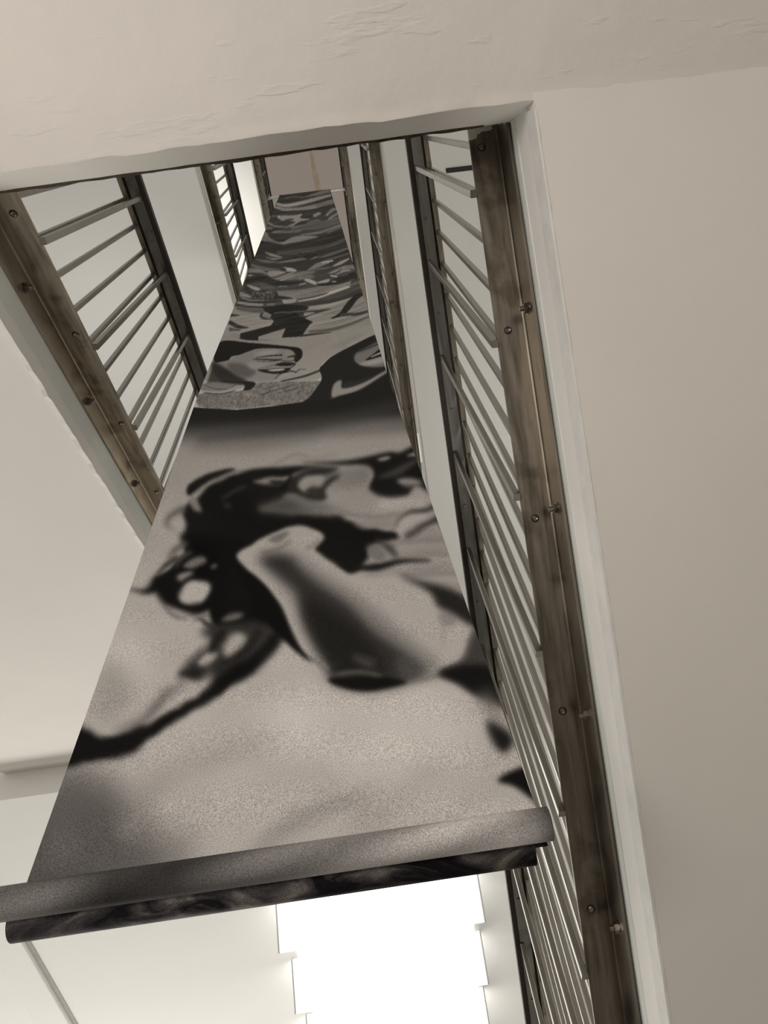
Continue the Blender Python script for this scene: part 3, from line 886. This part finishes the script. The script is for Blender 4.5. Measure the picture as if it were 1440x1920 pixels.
# --- large woman with blown hair
SOFT = 1.15
E = Zone(300, 800, 2.5714)
Fz = Zone(200, 1020, 4.0)
G = Zone(440, 960, 2.88)
Hz = Zone(100, 1260, 1.5319)
Hz.b([(-150, 300), (130, 300), (260, 420), (260, 520), (150, 640), (-200, 700)], 78, 42, 0.95)
Hz.b([(-150, 520), (260, 470), (380, 560), (-100, 760)], 76, 40, 0.75)
Hz.l([(560, 530), (740, 405), (920, 350)], [30, 46, 26], 122, 18, 0.8); Hz.l([(200, 480), (330, 300), (640, 190)], [40, 50, 26], 132, 22, 0.6); Hz.l([(850, 430), (960, 390), (1100, 250)], 50, 138, 22, 0.6)
Hz.b([(640, 60), (1150, 60), (1200, 200), (900, 300), (600, 180)], 182, 40, 0.8)
Fz.b([(0, 600), (500, 560), (700, 700), (500, 900), (150, 1150), (-50, 1000)], 178, 40, 0.7); Fz.b([(-60, 900), (120, 900), (200, 1150), (60, 1300), (-120, 1250)], 128, 24, 0.8)
G.b([(690, 150), (1200, 110), (1330, 520), (1100, 400), (900, 350), (700, 345)], 138, 8)
for k in range(9):
    G.l([(800 + 10 * k, 190 + 22 * k), (960 + 10 * k, 160 + 26 * k), (1160 + 14 * k, 150 + 27 * k)], 16, 108 + (k * 47) % 64, 5, 0.7)
E.b([(430, 400), (560, 335), (640, 330), (760, 260), (900, 240), (1000, 190), (1040, 300), (1200, 320), (1330, 300), (1370, 420), (1150, 470), (900, 480), (800, 430)], 146, 6)
E.b([(780, 230), (900, 205), (1000, 200), (1000, 250), (860, 300)], 120, 7, 0.8); E.b([(1050, 350), (1200, 340), (1300, 330), (1250, 380), (1080, 400)], 172, 8, 0.8)
E.b([(200, 400), (188, 350), (230, 290), (320, 238), (450, 205), (600, 194), (700, 193), (800, 196), (700, 215), (640, 240), (660, 300), (640, 330), (560, 372), (470, 400), (700, 412), (870, 420), (890, 450), (1000, 488), (1150, 500), (1150, 535), (1060, 560), (1000, 575), (1010, 620), (960, 690), (900, 712), (740, 600), (792, 540), (780, 510), (700, 480), (620, 485), (450, 560), (372, 620), (440, 725), (300, 800), (-20, 740), (60, 660), (130, 610), (108, 560), (122, 480), (105, 400), (150, 365)], 20, 4, sharp=True)
E.b([(470, 402), (560, 350), (640, 340), (740, 370), (800, 400), (600, 420)], 74, 8); E.b([(640, 350), (760, 365), (860, 390), (900, 420), (740, 410)], 112, 9)
E.b([(620, 312), (648, 250), (740, 202), (860, 200), (800, 232), (700, 250), (668, 290), (700, 322), (770, 290), (820, 240), (866, 236), (806, 290), (795, 350), (700, 352)], 38, 4)
E.b([(672, 292), (720, 256), (795, 234), (760, 272), (700, 304)], 140, 3); E.b([(700, 320), (740, 290), (780, 300), (770, 345)], 48, 4)
E.b([(456, 272), (540, 250), (625, 244), (600, 270), (540, 292)], 122, 3); E.b([(528, 276), (582, 264), (602, 276), (556, 298)], 36, 3); E.l([(600, 335), (650, 345), (700, 360)], 12, 110, 4)
E.l([(300, 350), (340, 320), (430, 296)], 14, 58, 5); E.l([(310, 372), (350, 390)], 12, 70, 5)
E.b([(128, 305), (160, 258), (280, 213), (366, 207), (300, 242), (200, 290), (148, 334)], 26, 3)
E.l([(155, 345), (200, 300), (300, 242), (400, 214)], [10, 16, 16, 8], 122, 3); E.b([(150, 350), (190, 350), (200, 400), (165, 395)], 120, 5)
E.l([(530, 190), (600, 160), (655, 134), (730, 150)], 7, 122, 3); E.l([(640, 165), (720, 162), (860, 130)], 8, 138, 4)
E.b([(680, 176), (900, 165), (1100, 124), (1155, 126), (1245, 84), (1330, 80), (1340, 300), (1240, 292), (1180, 328), (1080, 334), (1008, 292), (1030, 240), (1000, 190), (860, 186)], 26, 4)
E.b([(1048, 158), (1100, 144), (1112, 152), (1075, 166)], 158, 3); E.b([(1188, 142), (1260, 116), (1250, 138)], 158, 3); E.b([(1138, 262), (1180, 245), (1268, 270), (1250, 290), (1180, 282)], 138, 4); E.b([(1050, 250), (1180, 180), (1270, 150), (1150, 230)], 66, 5)
E.l([(1390, 350), (1290, 390), (1200, 425), (1140, 480)], [30, 26, 22, 24], 62, 5); E.b([(1140, 492), (1180, 440), (1290, 420), (1285, 460), (1180, 520)], 160, 4)
E.l([(1180, 530), (1290, 470), (1360, 445), (1400, 500)], [24, 30, 44, 44], 52, 6); E.l([(870, 410), (1050, 436), (1190, 420)], 9, 98, 4); E.b([(930, 470), (1100, 450), (1150, 475), (1050, 490)], 132, 6)
# streaming hair at left
Fz.b([(540, -60), (700, -90), (1090, -20), (980, 90), (1050, 180), (1200, 300), (1330, 480), (1440, 690), (1440, 800), (1330, 700), (1230, 700), (1150, 860), (1080, 920), (950, 990), (850, 1130), (640, 1260), (400, 1400), (200, 1530), (-40, 1600), (-340, 1640), (-360, 1430), (-100, 1500), (200, 1400), (440, 1270), (700, 1130), (790, 980), (900, 900), (1050, 790), (1150, 655), (950, 672), (800, 645), (760, 545), (700, 522), (560, 512), (420, 462), (370, 370), (300, 375), (130, 325), (290, 335), (340, 222), (480, 202), (520, 110), (620, 60)], 15, 6, sharp=True)
Fz.b([(720, 640), (1150, 590), (1310, 700), (1180, 880), (960, 1000), (760, 1010), (550, 1000), (590, 930), (690, 830), (800, 730)], 44, 9)
for pts, val in [([(540, 432), (560, 350), (650, 288), (785, 312), (720, 422), (600, 452)], 164), ([(560, 152), (700, 88), (725, 140), (620, 192)], 108), ([(510, 252), (600, 218), (645, 230), (560, 292)], 124), ([(765, 172), (820, 148), (812, 192)], 104), ([(875, 574), (950, 520), (1035, 518), (1022, 552), (920, 584)], 96), ([(690, 532), (752, 498), (752, 552)], 118), ([(700, 902), (800, 810), (835, 830), (740, 922)], 152)]:
    Fz.b(pts, val, 4)
Fz.b([(690, 915), (770, 825), (835, 830), (770, 915)], 156, 7); Fz.b([(880, 780), (950, 688), (1045, 700), (985, 800), (900, 860)], 156, 7); Fz.l([(640, 900), (720, 800), (800, 740)], 30, 110, 6, 0.7)
Fz.l([(1300, 680), (1180, 810), (1070, 920), (930, 1000), (820, 1080)], [60, 100, 110, 110, 90], 15, 7)
Fz.l([(900, 660), (830, 740), (800, 830)], [70, 50, 20], 30, 6)
Fz.l([(560, 985), (650, 968), (760, 935)], [20, 60, 20], 26, 7)
Fz.b([(560, 1130), (700, 1020), (790, 960), (760, 1060), (640, 1140), (480, 1210)], 150, 8, 0.8)
Fz.l([(630, 1035), (450, 1120), (350, 1220), (240, 1330), (60, 1420)], [20, 60, 70, 60, 20], 84, 10, 0.9)
Hz.b([(20, 200), (60, 150), (160, 195), (260, 150), (245, 222), (160, 252), (10, 275)], 17, 7)
# the enlargement is soft and wispy: bend the drawing with slow noise
def slow(seed, r):
    q = np.random.RandomState(seed).rand(PH, PW).astype(np.float32) - 0.5
    q = box_blur(q, r)
    return q / (q.std() + 1e-9)


amt = np.clip((YY - 850) / 40, 0, 1)
dx = (slow(3, 7) * 0.9 + slow(5, 16) * 1.9) * amt; dy = (slow(4, 7) * 0.9 + slow(6, 16) * 1.9) * amt
jx = np.clip(np.arange(PW)[None, :] + dx, 0, PW - 1).astype(int); jy = np.clip(np.arange(PH)[:, None] + dy, 0, PH - 1).astype(int)
art[:] = box_blur(art[jy, jx], 1) * amt + art * (1 - amt)
art += slow(8, 26) * 3.0 * amt

# loose curls at the rim of the hair (drawn before the forearm)
for pts, wd, val in [([(120, 395), (60, 425), (30, 470), (70, 500)], [34, 26, 16, 6], 92), ([(130, 560), (70, 600), (40, 640)], [30, 26, 10], 84)]:
    E.l(pts, wd, val, 6)
for pts, wd, val in [([(820, 640), (750, 600), (700, 560), (650, 580)], [50, 36, 20, 6], 46), ([(540, 100), (450, 160), (380, 230)], [40, 40, 16], 54), ([(1150, 640), (1080, 760), (980, 860), (860, 900)], [60, 60, 50, 30], 34), ([(640, 60), (560, 110), (520, 190)], [40, 30, 14], 60), ([(430, 470), (520, 545), (620, 560)], [20, 22, 8], 84)]:
    Fz.l(pts, wd, val, 5)
# raised forearm
G.b([(-30, 215), (10, 250), (60, 300), (160, 388), (250, 510), (332, 682), (425, 795), (380, 792), (280, 705), (215, 640), (120, 500), (30, 360)], 14, 4)
G.b([(15, 230), (120, 170), (260, 100), (360, 74), (472, 122), (462, 160), (420, 212), (600, 332), (700, 360), (900, 360), (1050, 430), (1130, 520), (1270, 630), (1282, 680), (1220, 800), (1100, 880), (900, 930), (720, 962), (560, 930), (500, 872), (400, 782), (330, 682), (250, 500), (160, 380), (60, 300)], 160, 4)
G.b([(125, 250), (200, 215), (320, 225), (420, 300), (560, 390), (720, 500), (860, 620), (980, 720), (1080, 800), (1110, 872), (900, 932), (720, 962), (560, 930), (505, 880), (470, 790), (380, 650), (318, 480), (210, 345)], 108, 17)
G.b([(140, 258), (200, 236), (300, 246), (370, 325), (480, 410), (620, 510), (730, 630), (870, 730), (960, 800), (1010, 870), (900, 925), (720, 958), (560, 930), (510, 880), (500, 810), (430, 700), (372, 590), (335, 440), (240, 350)], 46, 11)
G.b([(380, 470), (540, 540), (700, 670), (820, 860), (620, 880), (470, 760)], 30, 15); G.b([(640, 770), (760, 800), (740, 850), (680, 840)], 66, 7, 0.8); G.b([(880, 780), (1000, 830), (1030, 880), (900, 900)], 78, 10, 0.7)
G.l([(1282, 660), (1240, 790), (1110, 878), (980, 912)], [14, 20, 22, 10], 104, 5, 0.8)
G.b([(508, 900), (640, 892), (800, 890), (930, 922), (720, 968), (560, 942)], 18, 4); G.l([(530, 850), (660, 838), (760, 870)], 20, 30, 5); G.l([(540, 880), (680, 864), (800, 888)], 18, 84, 5)
G.l([(140, 225), (230, 205), (310, 150)], 12, 96, 4); G.b([(180, 150), (260, 110), (300, 110), (240, 165)], 104, 5); G.l([(380, 200), (440, 175), (455, 140)], 16, 120, 4); G.l([(400, 785), (460, 820), (510, 850)], 22, 112, 5)
G.l([(1110, 520), (1130, 640), (1120, 740)], 12, 138, 6); G.b([(1100, 560), (1170, 540), (1200, 600), (1140, 620)], 128, 6)
G.l([(640, 300), (760, 300), (900, 268), (1060, 262)], [20, 40, 24, 10], 26, 5); G.l([(720, 180), (800, 250)], 30, 92, 6); G.l([(760, 150), (840, 200), (880, 250)], [8, 40, 14], 60, 6); G.b([(720, 220), (770, 170), (820, 250), (770, 265)], 112, 5)
G.b([(890, 345), (1020, 378), (1160, 415), (1290, 490), (1390, 660), (1260, 605), (1170, 545), (1100, 512), (1050, 430)], 34, 7)
G.b([(1290, 640), (1360, 620), (1500, 1040), (1330, 1010), (1200, 925), (1100, 872), (1230, 800)], 58, 7); G.b([(1105, 872), (1240, 826), (1420, 850), (1500, 1010), (1340, 995), (1210, 925)], 20, 7)
Hz.b([(1248, 140), (1300, 165), (1324, 200), (1292, 234), (1258, 192)], 26, 8); Hz.b([(1276, 312), (1340, 276), (1400, 280), (1430, 400), (1330, 332)], 17, 6); Hz.l([(1230, 60), (1270, 120), (1290, 160)], [60, 30, 10], 96, 14, 0.7)

# cloth geometry -----------------------------------------------------------
Mr = np.array([[u.x, v.x, w.x], [u.y, v.y, w.y], [u.z, v.z, w.z]])
ZT, ZB = 9.29, 0.548                       # top at the rod, bottom at the roll (above the eye)
HALF = 0.2975


def cloth_y(z):
    t = np.clip((z - 0.55) / 1.8, 0, 1)
    return 0.728 - 0.021 * t - 0.005 * np.clip((z - 2.3) / 7.0, 0, 1)


def cloth_cx(z):
    t = np.clip((z - 0.55) / 1.6, 0, 1)
    return -0.138 - 0.020 * t + 0.003 * np.clip((z - 2.3) / 7.0, 0, 1)


def tone(x, y, z):
    """grey of the print at cloth points"""
    d = np.stack([x, y, z], -1) @ Mr
    px = 720 + 1350 * d[..., 0] / -d[..., 2] - PX0
    py = 960 - 1350 * d[..., 1] / -d[..., 2] - PY0
    px = np.clip(px, 0, PW - 1.01); py = np.clip(py, 0, PH - 1.01)
    ix = px.astype(int); iy = py.astype(int); fx = px - ix; fy = py - iy
    g = art[iy, ix] * (1 - fx) * (1 - fy) + art[iy, ix + 1] * fx * (1 - fy) + art[iy + 1, ix] * (1 - fx) * fy + art[iy + 1, ix + 1] * fx * fy
    g = np.clip(g / 255.0, 0, 1)
    return np.where(g < 0.04045, g / 12.92, ((g + 0.055) / 1.055) ** 2.4)


def print_mat(name, gain, use_attr=True, grain=0.42, gscale=760.0):
    m, nt, b = new_mat(name)
    tc = N(nt, 'ShaderNodeTexCoord')
    if use_attr:
        at = N(nt, 'ShaderNodeVertexColor', layer_name='print')
        base = at.outputs['Color']
    else:
        n = N(nt, 'ShaderNodeTexNoise'); n.inputs['Scale'].default_value = 7; n.inputs['Detail'].default_value = 7; n.inputs['Distortion'].default_value = 1.2
        mp = N(nt, 'ShaderNodeMapping'); mp.inputs['Rotation'].default_value = (0.3, 0.5, 0); mp.inputs['Scale'].default_value = (1.6, 4, 4)
        nt.links.new(tc.outputs['Object'], mp.inputs['Vector']); nt.links.new(mp.outputs['Vector'], n.inputs['Vector'])
        r = ramp(nt, [(0.40, (0.012, 0.011, 0.014)), (0.52, (0.07, 0.065, 0.068)), (0.66, (0.24, 0.225, 0.21))])
        nt.links.new(n.outputs['Fac'], r.inputs['Fac'])
        base = r.outputs['Color']
    g = N(nt, 'ShaderNodeTexNoise'); g.inputs['Scale'].default_value = gscale; g.inputs['Detail'].default_value = 2
    nt.links.new(tc.outputs['Object'], g.inputs['Vector'])
    gr = ramp(nt, [(0.3, (gain * (1 - grain),) * 3), (0.7, (gain * (1 + grain),) * 3)])
    nt.links.new(g.outputs['Fac'], gr.inputs['Fac'])
    mx = N(nt, 'ShaderNodeMix', data_type='RGBA', blend_type='MULTIPLY'); mx.inputs['Factor'].default_value = 1.0
    mx.clamp_result = False
    nt.links.new(base, mx.inputs['A']); nt.links.new(gr.outputs['Color'], mx.inputs['B'])
    t2 = N(nt, 'ShaderNodeMix', data_type='RGBA', blend_type='MULTIPLY'); t2.inputs['Factor'].default_value = 1.0
    t2.inputs['B'].default_value = (1.0, 0.955, 0.925, 1)
    nt.links.new(mx.outputs['Result'], t2.inputs['A'])
    nt.links.new(t2.outputs['Result'], b.inputs['Base Color'])
    b.inputs['Roughness'].default_value = 0.62
    b.inputs['Specular IOR Level'].default_value = 0.03
    return m


M_PRINT = print_mat('printed_cloth', PRINT_GAIN)
M_PRINTB = print_mat('printed_cloth_back', 1.0, use_attr=False)
banner = thing('hanging_banner', 'tall hanging banner printed with black and white photographs, rolled at its foot', 'banner', loc=(-0.155, 0.70, ZB + EYE))
bo = np.array(banner.location)


def colour_attr(me, lin):
    ca = me.color_attributes.new('print', 'FLOAT_COLOR', 'POINT')
    buf = np.ones((len(lin), 4), np.float32); buf[:, :3] = lin[:, None]
    ca.data.foreach_set('color', buf.ravel())


def sheet(name, xs, ys, zs, lin, mat, parent):
    r, c = xs.shape
    idx = np.arange(r * c).reshape(r, c)
    f = np.stack([idx[:-1, :-1], idx[:-1, 1:], idx[1:, 1:], idx[1:, :-1]], -1).reshape(-1, 4)
    me = bpy.data.meshes.new(name)
    co = np.stack([xs, ys, zs + EYE], -1).reshape(-1, 3) - bo
    me.vertices.add(r * c); me.vertices.foreach_set('co', co.ravel())
    me.loops.add(f.size); me.loops.foreach_set('vertex_index', f.ravel())
    me.polygons.add(len(f)); me.polygons.foreach_set('loop_start', np.arange(len(f)) * 4); me.polygons.foreach_set('loop_total', np.full(len(f), 4))
    me.update(); me.validate()
    me.polygons.foreach_set('use_smooth', np.ones(len(f), bool))
    me.materials.append(mat)
    if lin is not None:
        colour_attr(me, lin.ravel())
    o = bpy.data.objects.new(name, me); COL.objects.link(o); o.parent = parent
    return o


# rows packed so that the near foot of the cloth gets the finest print
el = np.linspace(math.atan2(ZB, 0.728), math.atan2(ZT, 0.70), 900)
zz = 0.715 * np.tan(el); zz = ZB + (zz - zz[0]) * (ZT - ZB) / (zz[-1] - zz[0])
cols = np.linspace(-1, 1, 300)
Zg, Cg = np.meshgrid(zz, cols, indexing='ij')
Xg = cloth_cx(Zg) + HALF * Cg
Yg = cloth_y(Zg) + 0.0012 * np.sin(Zg * 3.1 + Cg * 1.3)
sheet('front_sheet', Xg, Yg, Zg, tone(Xg, Yg, Zg), M_PRINT, banner)
# over the rod and down behind
zb = np.linspace(ZT, ZB - 0.01, 60); Zb, Cb = np.meshgrid(zb, np.linspace(-1, 1, 6), indexing='ij')
sheet('back_sheet', cloth_cx(Zb) + 0.008 + HALF * Cb, cloth_y(Zb) + 0.040, Zb, None, M_PRINTB, banner)
th = np.linspace(math.pi, 0, 9); Tt, Ct = np.meshgrid(th, cols, indexing='ij')
Xt = cloth_cx(np.full_like(Tt, ZT)) + HALF * Ct
sheet('top_fold', Xt, 0.722 + 0.020 * np.cos(Tt), ZT + 0.020 * np.sin(Tt), np.full(Xt.shape, 0.16), M_PRINT, banner)
# rolled foot of the front sheet: the same print carried round a tube
RR = 0.0185
yr, zr = 0.728 + 0.003, ZB - 0.008
th = np.linspace(-0.5 * math.pi - 1.35, -0.5 * math.pi + 2.0 * math.pi - 1.35, 49)
xr_ = np.linspace(-0.459, 0.1695, 220)
Tr, Xr = np.meshgrid(th, xr_, indexing='ij')
edge_x = np.array([-0.46, -0.40, -0.33, -0.26, -0.17, -0.05, 0.05, 0.12, 0.15, 0.17])
edge_v = np.array([92, 84, 50, 52, 88, 116, 142, 144, 114, 66]) / 255.0
lin = np.interp(Xr, edge_x, edge_v) ** 2.2 * 1.15
lin *= 1 + 0.25 * np.sin(Xr * 31 + Tr * 2.0)
sheet('foot_roll', Xr, yr + RR * np.cos(Tr), zr + RR * np.sin(Tr), lin, M_PRINT, banner)
for x in (-0.4575, 0.168):
    tube('roll_end', Vector((x - 0.001, yr, zr + EYE)) - banner.location, Vector((x + 0.001, yr, zr + EYE)) - banner.location, RR - 0.001, M_PRINTB, banner)
# rolled foot of the back sheet, a little farther off
tube('foot_roll', Vector((-0.458, 0.771, ZB - 0.008 + EYE)) - banner.location, Vector((0.150, 0.771, ZB - 0.008 + EYE)) - banner.location, 0.0185, M_PRINTB, banner, 32)
rod = tube('rod', (-0.60, 0.722, ZT - 0.004 + EYE), (0.315, 0.722, ZT - 0.004 + EYE), 0.017, M_ROD)
tag(rod, 'thin bright metal rod across the top of the stairwell carrying the banner', 'rod')
